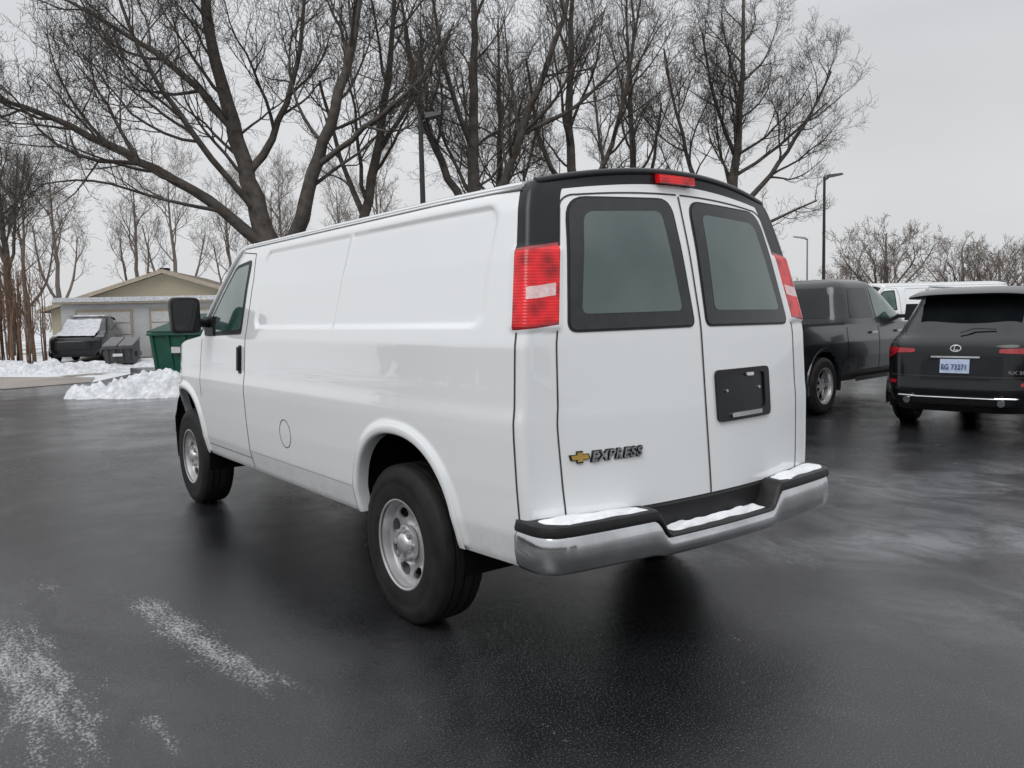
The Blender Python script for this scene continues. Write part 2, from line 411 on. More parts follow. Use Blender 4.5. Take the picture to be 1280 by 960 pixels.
    # rear bumper
    BW=.940; b=MB(); path=[(-BW+.004,.13),(-BW,.10)]
    def yb(x): return -.145+.062*(abs(x)/.84)**2
    for a in np.linspace(0,1,12): 
        th=a*math.pi/2; path.append((-BW+.105*(1-math.cos(th)),.045-.125*math.sin(th)))
    for x in np.linspace(-.82,0,45): path.append((x,yb(x)))
    path=path+[(-x,y) for x,y in path[::-1][1:]]
    def bt_(x): return .560+.080*sstep(.335,.415,abs(x))
    R=[];prof=[(.05,'b',.0),(.018,'b',.0),(.002,'b',.018),(-.006,'m',0),(.0,'t',-.016),(.008,'t',.0),(.012,'t',.0),(-.003,'t',.004),(-.005,'t',.018),(.002,'t',.040),(.016,'t',.046)]
    n=len(path)
    for ins,ref,dz in prof:
        row=[]
        for i,(x,y) in enumerate(path):
            a=np.array(path[max(i-1,0)]);c=np.array(path[min(i+1,n-1)]);dd=c-a;dd=dd/np.linalg.norm(dd);nn=np.array((-dd[1],dd[0]))
            top=bt_(x); bot=.482+.012*sstep(.34,.42,abs(x)); z={'b':bot,'t':top,'m':(bot+top)/2}[ref]+ (dz if ref!='t' or dz<=.004 or abs(x)>.42 else dz*(.45+.55*sstep(.335,.415,abs(x))))
            q=np.array((x,y))+nn*ins; row.append((q[0],q[1],z))
        R.append(row)
    def padz(x): return bt_(x)+.046*(.45+.55*sstep(.335,.415,abs(x)))
    row=[]
    for x,y in path: row.append((np.clip(x,-.88,.88),(max(y,.0)+.08 if abs(x)>.86 else max(.02,yr(x,.68)+.03)),padz(x)+.002))
    R.append(row)
    b.grid(R,lambda i,j: M['chrome'] if 0<i<5 else M['blackpl'])
    for e in (0,-1): b.add([r_[e] for r_ in R],[tuple(range(len(R)))],M['blackpl'])
    b.box(-.84,.84,.10,.16,.47,.53,M['dark'])
    b.build('rear_bumper',root,angle=45)
    s=MB()
    def snowstrip(x0,x1,nseg=60,h=.016):
        P=[]
        for v in np.linspace(0,1,9):
            row=[]
            for x in np.linspace(x0,x1,nseg):
                e=min(1,min(x-x0,x1-x)/.05); yo=yb(x)+.020
                if abs(x)>.82: yo+=((abs(x)-.82)/.11)**2*.08
                yi=yr(min(abs(x),.86),.68)-.004
                wob=mnoise.noise(Vector((x*9,v*2,3.1)))*.020
                y=yo+wob*(1-v)+(yi-yo)*v; z=padz(x)+h*e*(math.sin(math.pi*min(1,.12+v*.9))**.5)*(.75+.7*mnoise.noise(Vector((x*14,v*3,.5))))
                if v==0: z=padz(x)-.002
                row.append((x,y,z))
            P.append(row)
        s.grid(P,M['snowc'])
    snowstrip(-.90,-.44); snowstrip(.44,.90); snowstrip(-.31,.31,h=.022)
    s.build('snow_on_bumper',root)
    f=MB(); R=[]
    for ins,z in ((.03,.42),(.0,.45),(-.02,.55),(-.02,.68),(0.,.76),(.06,.78)):
        row=[]
        for th in np.linspace(.42,math.pi-.42,50):
            c,sn=math.cos(th),math.sin(th); row.append((np.sign(c)*(1.0-ins)*abs(c)**(2/2.6),4.46+(.96-ins)*sn**(2/2.6),z))
        R.append(row)
    f.grid(R,M['blackpl'])
    f.box(-.55,.55,5.30,5.33,.80,1.02,M['blackpl']); f.box(-.78,-.57,5.16,5.25,.82,1.0,M['white_lens']); f.box(.57,.78,5.16,5.25,.82,1.0,M['white_lens'])
    f.build('front_bumper_and_grille',root,angle=40)
    return root
# ---------------------------------------------------------------- wheels
def wheel(root,x,y,r,w,sg,rimr,style='steel',name='wheel'):
    mb=MB(); NS=72; k=w/.245
    pr=[(-.118,rimr),(-.124,rimr+.03),(-.127,r-.09),(-.122,r-.045),(-.108,r-.012),(-.095,r-.003),(-.058,r),(-.056,r-.009),(-.046,r-.009),(-.044,r),(-.008,r),(-.006,r-.009),(.006,r-.009),(.008,r),(.044,r),(.046,r-.009),(.056,r-.009),(.058,r),(.095,r-.003),(.108,r-.012),(.122,r-.045),(.1265,r-.075),(.1245,r-.08),(.127,r-.1),(.124,rimr+.03),(.118,rimr)]
    P=[]
    for wv,rr in pr:
        row=[]
        for i in range(NS):
            a=2*math.pi*i/NS; q=rr
            if abs(abs(wv)-.108)<.001: q-= .006*(i%2)
            row.append((x+sg*wv*k,y+q*math.sin(a),r+q*math.cos(a)))
        P.append(row)
    mb.grid(P,M['tire'],True)
    Mr=M['silver']
    rp=[(.118,rimr-.002),(.122,rimr+.004),(.121,rimr+.010),(.112,rimr+.004),(.108,rimr-.010),(.075,rimr-.018),(.0,rimr-.03),(-.06,rimr-.04)]
    P=[[(x+sg*wv*k,y+rr*math.sin(2*math.pi*i/NS),r+rr*math.cos(2*math.pi*i/NS)) for i in range(NS)] for wv,rr in rp]
    mb.grid(P,Mr,True)
    mb.add([(x+sg*.01*k,y+(rimr-.02)*math.sin(2*math.pi*i/NS),r+(rimr-.02)*math.cos(2*math.pi*i/NS)) for i in range(NS)],[tuple(range(NS))],M['dark'])
    R2=rimr-.014
    def dm(a,b,off):
        q=math.hypot(a,b)/R2; dep=np.interp(q,[0,.40,.46,.62,.85,1],[.078,.078,.062,.055,.070,.070]); return (x+sg*(dep+off)*k,y+a,r+b)
    circ=[(R2*math.cos(t),R2*math.sin(t)) for t in np.linspace(0,2*math.pi,64,endpoint=False)]
    holes=[]
    if style=='steel':
        for i in range(8):
            c=2*math.pi*(i+.5)/8; 
            holes.append([( (R2*.76+.026*math.cos(t))*math.cos(c)-.045*math.sin(t)*math.sin(c),(R2*.76+.026*math.cos(t))*math.sin(c)+.045*math.sin(t)*math.cos(c)) for t in np.linspace(0,2*math.pi,16,endpoint=False)])
    else:
        nsp=6 if style=='alloy6' else 5
        for i in range(nsp):
            c=2*math.pi*(i+.5)/nsp; h=[]
            for rr,da in ((.30,.16),(.6,.33),(.93,.40),(.93,.2),(.93,0),(.93,-.2),(.93,-.40),(.6,-.33),(.30,-.16)): h.append((R2*rr*math.cos(c+da),R2*rr*math.sin(c+da)))
            holes.append(h)
    patch(mb,circ,dm,0,Mr,.022,.012,holes)
    if style=='steel':
        cap=[(.075,.092),(.090,.088),(.094,.078),(.092,.060),(.110,.052),(.120,.040),(.122,0.001)]
        P=[[(x+sg*wv*k,y+rr*math.sin(2*math.pi*i/32),r+rr*math.cos(2*math.pi*i/32)) for i in range(32)] for wv,rr in cap]
        mb.grid(P,Mr,True)
        for i in range(8):
            a=2*math.pi*i/8; mb.tube([(x+sg*.08*k,y+.072*math.sin(a),r+.072*math.cos(a)),(x+sg*.112*k,y+.072*math.sin(a),r+.072*math.cos(a))],.0135,Mr,8)
    return mb.build(name,root,angle=40)
# ---------------------------------------------------------------- stacked-body cars
def stack(mb,rows,nexp,matf,arches=(),cols=160,cap=None):
    zs=[r[0] for r in rows]; Z=[]
    for a,b in zip(zs[:-1],zs[1:]):
        n=max(1,round((b-a)/.03)); Z+=list(np.linspace(a,b,n,endpoint=False))
    Z.append(zs[-1]); P=[]
    for z in Z:
        w,a,b=[np.interp(z,zs,[r[k] for r in rows]) for k in (1,2,3)]; row=[]
        cy=(a+b)/2;hl=(b-a)/2; h=max(w,1e-3)
        for i in range(cols):
            t=2*math.pi*i/cols; c,s=math.cos(t),math.sin(t)
            k=(abs(c)**nexp+abs(s)**nexp)**(-1/nexp)
            row.append((h*c*k,cy+hl*s*k,z))
        P.append(row)
    def mf(i,j):
        p=(np.array(P[i][j])+np.array(P[i+1][(j+1)%cols]))/2
        for (ay,az,ar) in arches:
            if abs(p[0])>.6*rows[0][1] and math.hypot(p[1]-ay,p[2]-az)<ar: return None
        return matf(p)
    mb.grid(P,mf,True); mb.add(P[-1],[tuple(range(cols))],cap or matf(np.array((0,2,Z[-1]))))
def archring(mb,x,y,z,r,mat,w=.03):
    for sg in (-1,1):
        P=[]
        for rr,xx in ((r+w,x-.01),(r+w*.8,x+.012),(r,x+.012),(r-.015,x-.06)):
            P.append([(sg*xx,y+rr*math.cos(a),z+rr*math.sin(a)) for a in np.linspace(-.25,math.pi+.25,36)])
        mb.grid(P,mat)
        mb.add([(sg*(x-.12),y+(r+.05)*math.cos(a),z+(r+.05)*math.sin(a)) for a in np.linspace(0,2*math.pi,24)],[tuple(range(24))],M['dark'])
def txt(body,size,mat,root,loc,rot,width=None,name='lettering'):
    cu=bpy.data.curves.new(name,'FONT'); cu.body=body; cu.size=size; cu.extrude=.002; cu.offset=.001; cu.materials.append(mat); cu.align_x='CENTER'
    ob=bpy.data.objects.new(name,cu); scene.collection.objects.link(ob); ob.parent=root; ob.location=loc; ob.rotation_euler=rot
    if width:
        bpy.context.view_layer.update(); ob.scale=(width/ob.dimensions.x,1,1)
    return ob
def build_suv(name,paint,snow=False,detail=True):
    root=empty(name); mb=MB(); NE=5.2
    rows=[(.24,.84,.14,4.72),(.34,.90,.04,4.82),(.50,.935,0.,4.86),(.62,.945,.03,4.84),(.80,.955,.05,4.80),(.93,.955,.065,4.66),(1.02,.935,.09,4.2),(1.08,.895,.15,3.75),(1.14,.85,.24,3.55),(1.35,.775,.47,3.15),(1.50,.715,.62,2.85),(1.58,.68,.68,2.65),(1.635,.645,.66,2.5),(1.67,.60,.70,2.35),(1.69,.50,.85,2.2)]
    A=[(.98,.36,.40),(3.78,.36,.40)]
    def mf(p):
        z=p[2]
        if z<.30: return M['blackpl']
        if 1.13<z<1.575:
            if abs(p[0])<np.interp(z,[1.13,1.575],[.76,.61]) and p[1]<1.2: return M['glassd']
            if abs(p[0])<.7 and p[1]>2: return M['glassd']
            if abs(p[0])>.6 and .75+ (z-1.13)*.6<p[1]<3.4-(z-1.13)*1.4 and not (1.42<p[1]<1.5 or 2.30<p[1]<2.38) and z>1.17: return M['glassd']
        return paint
    stack(mb,rows,NE,mf,A)
    for a in A: archring(mb,.935,a[0],a[1],a[2],paint)
    P=[]
    for y,z0 in ((.42,1.60),(.40,1.615),(.44,1.635),(.80,1.70),(1.0,1.70)):
        P.append([(x,y+.08*(x/.66)**2,z0-.035*(x/.66)**4) for x in np.linspace(-.66,.66,21)])
    mb.grid(P,paint); P2=[[(x,.42+.08*(x/.66)**2,1.60-.035*(x/.66)**4) for x in np.linspace(-.66,.66,21)],[(x,.70,1.56) for x in np.linspace(-.62,.62,21)]]; mb.grid(P2,paint)
    for sg in (-1,1): mb.tube([(sg*.60,.95,1.68),(sg*.61,1.1,1.725),(sg*.61,2.2,1.725),(sg*.60,2.4,1.68)],.014,M['chrome'],6)
    if detail:
        def rm(x,z,off):
            w,a,b=[np.interp(z,[r[0] for r in rows],[r[k] for r in rows]) for k in (1,2,3)]; hl=(b-a)/2
            q=min(abs(x)/w,.9965); return (x,(a+b)/2-hl*(1-q**NE)**(1/NE)-off,z)
        for sg in (-1,1):
            patch(mb,rounded([(sg*.44,.935),(sg*.915,.915),(sg*.915,1.0),(sg*.60,.985),(sg*.45,.980)],.02),rm,.012,M['dullred'],.05)
            patch(mb,[(sg*.66,.925),(sg*.925,.79),(sg*.925,.85),(sg*.70,.94)],rm,.010,M['dullred'],.05)
            mb.tube([(sg*.50,.02,.375),(sg*.50,-.03,.375)],.04,M['chrome'],12)
            patch(mb,rounded([(sg*.66,.56),(sg*.86,.56),(sg*.86,.60),(sg*.66,.60)],.01),rm,.008,M['dullred'],.05)
            mb.tube([rm(sg*.93,.50,.006),rm(sg*.86,.43,.008),rm(sg*.62,.42,.012),rm(sg*.42,.42,.012)],.011,M['chrome'],6)
            mb.box(*sorted((sg*.92,sg*1.10)),3.0,3.12,1.08,1.24,paint)
        mb.tube([rm(x,.415,.012) for x in np.linspace(-.46,.46,9)],.009,M['chrome'],6)
        patch(mb,rounded([(-.50,.44),(.50,.44),(.46,.33),(-.46,.33)],.02),rm,.004,M['blackpl'],.06)
        patch(mb,rounded([(-.38,.62),(.38,.62),(.33,.84),(-.33,.84)],.03),rm,.003,M['blackgl'],.06)
        patch(mb,[(-.155,.70),(.155,.70),(.155,.86),(-.155,.86)],rm,.018,M['plate'],.05,.012)
        patch(mb,rounded([(-.26,.875),(.26,.875),(.26,.895),(-.26,.895)],.01),rm,.02,M['chrome'],.05)
        strip(mb,[(-.75,.66),(.75,.66)],.008,rm,.004,M['seam'])
        r0=rm(0,.77,.035); txt('EG 73271',.085,M['bluetext'],root,(0,r0[1],.745),(math.radians(90),0,0),.26)
        txt('RX 350',.05,M['chrome'],root,(.64,rm(.64,.72,.02)[1],.70),(math.radians(90),0,math.radians(9)),.2)
        e=[(.055*math.cos(a),.985+.036*math.sin(a)) for a in np.linspace(0,2*math.pi,25)]
        strip(mb,e,.010,rm,.012,M['chrome'],.02); strip(mb,[(-.01,1.01),(-.02,.965),(.03,.965)],.009,rm,.012,M['chrome'],.02)
        mb.tube([(0,.22,1.16),(.14,.27,1.21),(.36,.28,1.20)],.008,M['blackpl'],6)
    mb.build('body',root,angle=38)
    for y in (.98,3.78):
        for sg in (-1,1): wheel(root,sg*.80,y,.36,.235,sg,.235,'alloy5')
    u=MB(); u.box(-.8,.8,.3,4.6,.26,.40,M['dark']); u.build('underbody',root)
    if snow:
        s=MB(); P=[]
        for y in np.linspace(2.75,4.6,18): P.append([(x*(.80+.06*(y-2.75)),y,np.interp(y,[2.75,3.15,3.55,4.2,4.6],[1.57,1.38,1.16,1.04,.97])+.03*mnoise.noise(Vector((x*3,y*3,0)))+.03) for x in np.linspace(-.75,.75,14)])
        s.grid(P,M['snow']); s.box(-.55,.55,.95,2.3,1.69,1.76,M['snow'],.08,.08); s.build('snow_on_hood',root)
    return root
def build_pickup(name,paint):
    root=empty(name); mb=MB(); A=[(1.12,.42,.47),(4.68,.42,.47)]
    low=[(.42,.93,.05,5.62),(.50,.97,.0,5.7),(.75,.99,.03,5.72),(1.0,.985,.05,5.70),(1.15,.965,.06,5.5),(1.24,.95,.07,5.3)]
    def mf(p):
        if p[1]<.2 and abs(p[0])>.80 and .85<p[2]<1.2: return M['dullred']
        if p[2]<.55: return M['blackpl']
        return paint
    stack(mb,low,9,mf,A,200)
    for a in A: archring(mb,.975,a[0],a[1],a[2],paint,.045)
    cab=[(1.20,.945,1.82,4.45),(1.30,.92,1.84,4.30),(1.45,.87,1.88,4.05),(1.70,.80,1.95,3.62),(1.80,.765,1.99,3.42),(1.87,.72,2.06,3.25),(1.91,.62,2.2,3.05),(1.925,.4,2.4,2.8)]
    stack(mb,cab,7,lambda p:paint,(),240)
    zs=[r[0] for r in cab]
    def cw(z): return np.interp(z,zs,[r[1] for r in cab])
    def cr(x,z,off):
        a=np.interp(z,zs,[r[2] for r in cab]);b=np.interp(z,zs,[r[3] for r in cab]); q=min(abs(x)/cw(z),.99); return (x,(a+b)/2-(b-a)/2*(1-q**7)**(1/7)-off,z)
    patch(mb,rounded([(-.70,1.33),(.70,1.33),(.62,1.78),(-.62,1.78)],.05),cr,.006,M['glassd'],.07,.006)
    for sg in (-1,1):
        def cs(y,z,off):
            a=np.interp(z,zs,[r[2] for r in cab]);b=np.interp(z,zs,[r[3] for r in cab]); c=(a+b)/2; q=min(abs(y-c)/((b-a)/2),.995); return (sg*(cw(z)*(1-q**7)**(1/7)+off),y,z)
        patch(mb,rounded([(2.12,1.33),(2.90,1.33),(2.90,1.78),(2.25,1.78)],.05),cs,.006,M['glassd'],.07,.006)
        patch(mb,rounded([(3.0,1.33),(3.98,1.33),(3.82,1.46),(3.38,1.76),(3.0,1.78)],.04),cs,.006,M['glassg'],.07,.006)
    mb.box(-.82,.82,.14,1.78,1.242,1.246,M['dark'])
    for sg in (-1,1):
        mb.box(*sorted((sg*.83,sg*.955)),.09,1.80,1.235,1.275,M['blackpl'])
        mb.box(*sorted((sg*.99,sg*1.0)),2.1,4.1,.40,.46,M['blackpl'])
        mb.box(*sorted((sg*1.03,sg*1.26)),3.82,3.92,1.26,1.52,M['blackpl'],.02,.01); mb.box(*sorted((sg*.90,sg*1.05)),3.84,3.90,1.30,1.36,M['blackpl'])
        for hy in (2.75,3.72): mb.box(*sorted((sg*.99,sg*1.01)),hy-.11,hy+.09,1.09,1.125,M['chrome'])
        sm=lambda y,z,off:(sg*(np.interp(z,[r[0] for r in low]+[1.31],[r[1] for r in low]+[.93])+off),y,z)
        for yy in (1.86,2.97,4.02): strip(mb,[(yy,.55),(yy,1.2)],.012,sm,.004,M['dark'])
    mb.box(-.82,.82,.06,.12,1.235,1.275,M['blackpl'])
    mb.box(-.95,.95,-.10,.06,.52,.70,M['chrome'],.02,.01)
    mb.tube([(0.5,2.6,1.92),(0.5,2.5,2.0)],.006,M['blackpl'],6)
    mb.build('body',root,angle=38)
    for y in (1.12,4.68):
        for sg in (-1,1): wheel(root,sg*.86,y,.40,.26,sg,.245,'alloy6')
    u=MB(); u.box(-.8,.8,.3,5.3,.40,.55,M['dark']); u.build('underbody',root)
    return root
# ---------------------------------------------------------------- site frame
YAW=-.64054; C0=np.array((-2.81007,-2.38348))
def site(d,l):
    f=np.array((math.sin(-YAW),math.cos(-YAW)));r=np.array((f[1],-f[0])); p=C0+f*d+r*l; return float(p[0]),float(p[1])
def heading(deg): return YAW-math.radians(deg)
# ---------------------------------------------------------------- trees
def make_tree(name,stems,seed,mat,levels=4,dens=1.0,minr=.006,lenf=1.0,droop=0.,bushy=1.0):
    rng=random.Random(seed); V=[];F=[]; 
    def tube(pts,rs,n):
        o=len(V); m=len(pts)
        for i in range(m):
            d=pts[min(i+1,m-1)]-pts[max(i-1,0)]
            if d.length<1e-6: d=Vector((0,0,1))
            d.normalize(); a=d.orthogonal().normalized() if n<6 else (d.cross(Vector((0,1,.01))).normalized()); b=d.cross(a)
            for k in range(n):
                t=6.28318*k/n; V.append(pts[i]+(a*math.cos(t)+b*math.sin(t))*rs[i])
        for i in range(m-1):
            for k in range(n): F.append((o+i*n+k,o+i*n+(k+1)%n,o+(i+1)*n+(k+1)%n,o+(i+1)*n+k))
    def rv(): return Vector((rng.gauss(0,1),rng.gauss(0,1),rng.gauss(0,1)))
    def spawn(pts,rs,lev,length):
        m=len(pts); 
        cnt={1:9,2:8,3:7,4:6,5:3}[lev]*dens; cnt=int(cnt*min(1.6,max(.4,length/({1:6,2:3,3:1.6,4:.8,5:.5}[lev]))) +.5)
        for c in range(cnt):
            t=.22+.78*((c+rng.random())/cnt) if lev>1 else .25+.75*((c+rng.random())/cnt)
            x=t*(m-1); i=min(int(x),m-2); fr=x-i; p=pts[i].lerp(pts[i+1],fr); r=rs[i]*(1-fr)+rs[i+1]*fr
            d=(pts[i+1]-pts[i]).normalized(); perp=(rv().cross(d)).normalized(); ang=math.radians(rng.uniform(28,62))
            nd=(d*math.cos(ang)+perp*math.sin(ang)).normalized()
            ln=length*rng.uniform(.32,.60)*(1.15-.55*t)*lenf
            grow(p,nd,max(ln,.3),max(minr,min(r*.55,.004+ln*.0135)),lev)
    def grow(p,d,length,r,lev):
        k={1:9,2:7,3:5,4:4,5:3}[lev]; pts=[p.copy()];rs=[r]; d=d.copy()
        for i in range(k):
            d=(d+rv()*(.11+.03*lev)+Vector((0,0,.10-droop*lev))).normalized(); pts.append(pts[-1]+d*(length/k)); rs.append(max(minr*.7,r*(1-.85*(i+1)/k)))
        tube(pts,rs,{1:6,2:5,3:3,4:3,5:3}[lev])
        if lev<levels: spawn(pts,rs,lev+1,length)
    for st in stems:
        pts0=[Vector(s[:3]) for s in st]; r0=[s[3] for s in st]; pts=[];rs=[]
        for i in range(len(pts0)-1):
            for k in range(4):
                t=k/4; a=pts0[max(i-1,0)];b=pts0[i];c=pts0[i+1];e=pts0[min(i+2,len(pts0)-1)]
                q=.5*((2*b)+(c-a)*t+(2*a-5*b+4*c-e)*t*t+(3*b-a-3*c+e)*t**3); pts.append(q+rv()*.035*min(1,(r0[i]*6))); rs.append((r0[i]*(1-t)+r0[i+1]*t)*rng.uniform(.93,1.07))
        pts.append(pts0[-1]); rs.append(r0[-1]); tube(pts,rs,9)
        ln=sum((pts[i+1]-pts[i]).length for i in range(len(pts)-1))
        hi=[i for i,p in enumerate(pts) if p.z>2.6 or bushy>1]
        if hi: 
            j=hi[0]; spawn(pts[j:],rs[j:],1,min(ln,9))
    me=bpy.data.meshes.new(name); me.from_pydata([tuple(v) for v in V],[],F); me.materials.append(mat); me.polygons.foreach_set('use_smooth',[True]*len(F)); me.update()
    return me
def place(name,me,loc,rz=YAW,sc=1.0,z=0):
    ob=bpy.data.objects.new(name,me); scene.collection.objects.link(ob); ob.location=(loc[0],loc[1],z); ob.rotation_euler=(0,0,rz); ob.scale=(sc,sc,sc) if not isinstance(sc,tuple) else sc; return ob
# ================================================================ BUILD
van=build_van('cargo_van')
for y in (1.06,4.54):
    for sg in (-1,1): wheel(van,sg*(.83 if y>2 else .815),y,.388,.245,sg,.212)
truck=build_pickup('pickup_truck',M['greycar'])
hd=46; hx,hy=math.sin(math.radians(hd)),math.cos(math.radians(hd))
l0,d0=4.36,11.4
tl=l0-1.12*hx-.98*hy; td=d0-1.12*hy+.98*hx
x,y=site(td,tl); truck.location=(x,y,0); truck.rotation_euler=(0,0,heading(hd))
suv=build_suv('parked_suv',M['blackcar'])
hd=44; hx,hy=math.sin(math.radians(hd)),math.cos(math.radians(hd))
l0,d0=5.14,10.75
tl=l0-.98*hx+.88*hy; td=d0-.98*hy-.88*hx
x,y=site(td,tl); suv.location=(x,y,0); suv.rotation_euler=(0,0,heading(hd))
s2=build_suv('snowy_parked_suv',M['blackcar'],snow=True,detail=False)
x,y=site(36.8,-18.3); s2.location=(x,y,0); s2.rotation_euler=(0,0,heading(165)); s2.scale=(1.08,1.08,1.08)
def clone(root,name,loc,rz):
    e=empty(name,loc,rz)
    for c in root.children:
        o=bpy.data.objects.new(c.name,c.data); scene.collection.objects.link(o); o.parent=e; o.location=c.location; o.rotation_euler=c.rotation_euler; o.scale=c.scale
    return e
x,y=site(21.3,12.6); clone(van,'white_work_van',(x,y,0),heading(-92))
x,y=site(21.8,19.2); clone(van,'white_work_van',(x,y,0),heading(-90))
# ---- ground
def poly(name,pts,z,mat):
    mb=MB(); mb.add([(*site(d,l),z) for d,l in pts],[tuple(range(len(pts)))],mat); return mb.build(name,smooth=False)
def ground_mat():
    m,nt,b=mk('lawn_with_snow'); n=noise(nt,.35,6,.6); n2=noise(nt,14,4)
    c=mix(nt,n2,(.10,.085,.055),(.16,.14,.09)); L(nt,mix(nt,ramp(nt,n,[(.42,0.),(.50,1.)]),c,(.62,.64,.67)),b.inputs['Base Color']); b.inputs['Roughness'].default_value=.9
    return m
def asphalt():
    m,nt,b=mk('wet_asphalt'); co=objco(nt)
    sep=N(nt,'ShaderNodeSeparateXYZ'); L(nt,co,sep.inputs[0]); X,Y=sep.outputs[0],sep.outputs[1]
    big=noise(nt,.28,5,.6,co,dist=.6); med=noise(nt,1.7,5,.65,co); fine=noise(nt,130,2,.75,co); grit=noise(nt,48,3,.7,co)
    wet=ramp(nt,math_(nt,'ADD',math_(nt,'MULTIPLY',big,.65),math_(nt,'MULTIPLY',med,.35)),[(.42,0.),(.58,1.)])
    base=mix(nt,wet,(.008,.0085,.010),(.019,.020,.022))
    base=mix(nt,ramp(nt,fine,[(.54,0.),(.78,1.)]),base,(.11,.108,.105))
    def blob(lst,p2=4.):
        tot=None
        for (x0,y0,sx,sy,rot,amp) in lst:
            c,s=math.cos(rot),math.sin(rot)
            dx=math_(nt,'SUBTRACT',X,x0);dy=math_(nt,'SUBTRACT',Y,y0)
            a=math_(nt,'ADD',math_(nt,'MULTIPLY',dx,c/sx),math_(nt,'MULTIPLY',dy,s/sx)); e=math_(nt,'ADD',math_(nt,'MULTIPLY',dx,-s/sy),math_(nt,'MULTIPLY',dy,c/sy))
            r=math_(nt,'ADD',math_(nt,'POWER',math_(nt,'ABSOLUTE',a),2.),math_(nt,'POWER',math_(nt,'ABSOLUTE',e),p2))
            gg=math_(nt,'MULTIPLY',math_(nt,'EXPONENT',math_(nt,'MULTIPLY',r,-1.)),amp); tot=gg if tot is None else math_(nt,'ADD',tot,gg)
        return tot
    tot=blob(((-1.79,1.58,.15,1.02,.10,.88),(-2.48,1.55,.28,1.15,.05,.86),(-2.14,.66,.05,.22,.05,.62),(-2.22,2.95,.14,.5,.1,.55),(-1.30,-.1,.05,.7,.1,.42),(-1.0,-.6,.04,.9,.1,.42),(-.6,-.9,.05,.9,.1,.40),(.2,-.7,.04,1.0,.12,.38),(-1.55,.3,.05,.6,.1,.36)))
    sheenb=blob(((2.3,.1,1.6,.38,-.5,1.),(1.6,-.9,.9,.5,-.6,.6),(4.2,.6,2.0,.8,-.3,.8),(3.4,1.8,1.2,.35,-.5,.5),(-2.5,2.2,.6,1.5,0,.25)),2.)  # pale patches where a wet sheen is painted on the asphalt
    sn=noise(nt,75,4,.8,co,(1,.6,1)); sn2=noise(nt,6,5,.75,co,(1.8,.45,1))
    thr=math_(nt,'ADD',math_(nt,'MULTIPLY',tot,.28),math_(nt,'ADD',math_(nt,'MULTIPLY',sn,.60),math_(nt,'MULTIPLY',sn2,.40)))
    salt=math_(nt,'MULTIPLY',ramp(nt,thr,[(.70,0.),(.84,1.)]),.85)
    base=mix(nt,salt,base,(.46,.47,.48))
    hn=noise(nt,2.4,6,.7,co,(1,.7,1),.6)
    sheen_mix=math_(nt,'ADD',math_(nt,'MULTIPLY',ramp(nt,noise(nt,.55,5,.62,co,(1,.6,1),.8),[(.54,0.),(.72,1.)]),.06),math_(nt,'MULTIPLY',sheenb,math_(nt,'MULTIPLY',ramp(nt,hn,[(.36,0.),(.62,1.)]),.42)),clamp=True)
    base=mix(nt,sheen_mix,base,(.36,.37,.39))  # sheen goes into the base colour, not the reflection
    L(nt,base,b.inputs['Base Color'])
    ro=math_(nt,'ADD',math_(nt,'MULTIPLY_ADD',wet,.20,.06),math_(nt,'MULTIPLY',salt,.45)); ro=math_(nt,'ADD',ro,math_(nt,'MULTIPLY',grit,.08),clamp=True)
    L(nt,ro,b.inputs['Roughness'])
    h=math_(nt,'ADD',math_(nt,'MULTIPLY',fine,1.),math_(nt,'MULTIPLY',grit,.6)); bump(nt,b,h,.28,.006)
    return m
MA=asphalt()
poly('ground',[(-60,-300),(900,-900),(900,900),(-60,300)],-.012,ground_mat())
lot=[(-30,-60),(19.0,-60),(19.3,-14),(19.6,-12),(21.2,-10.9),(24.5,-11.4),(30.5,-14.2),(31.5,-14.0),(33,-8),(60,-6),(75,20),(80,90),(-30,90)]
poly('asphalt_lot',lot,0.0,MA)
poly('concrete_drive',[(19.35,-60),(24.6,-60),(24.3,-15),(23.2,-11.8),(21.3,-10.95),(19.62,-12.05)],.006,simple('concrete_drive',(.30,.27,.235),(.22,.20,.18),.8,scale=.6))
def snowfield(name,cl,cd,rl,rd,h,seed,power=2.,rough=.5,nx=70,ny=40):
    mb=MB();P=[]
    for j in range(ny):
        row=[]
        for i in range(nx):
            a=-1.15+2.3*i/(nx-1);e=-1.15+2.3*j/(ny-1); l=a*rl;d=e*rd
            r=(abs(a)**power+abs(e)**power)**(1/power); n1=mnoise.fractal(Vector((l*1.6+seed,d*1.6,0)),.8,2.1,5); n2=mnoise.fractal(Vector((l*6+seed,d*6,2)),.7,2.1,4)
            z=h*(1-r**2.2+rough*n1)+h*.28*n2
            row.append((*site(cd+d,cl+l),max(z,-.04) if r<1.12 else -.05))
        P.append(row)
    mb.grid(P,M['snow']); return mb.build(name)
snowfield('snow_pile',-7.35,17.0,1.95,.75,.38,3.1,rough=.55,nx=110,ny=60)
snowfield('snow_pile',-16.0,26.2,3.4,1.3,.30,9.4,rough=.7)
snowfield('snow_bank',-24,27.8,8,2.4,.16,5.4,3,.6,110,50)
snowfield('snow_bank',-13.6,29.5,3.6,1.4,.16,15.4,2,.6)
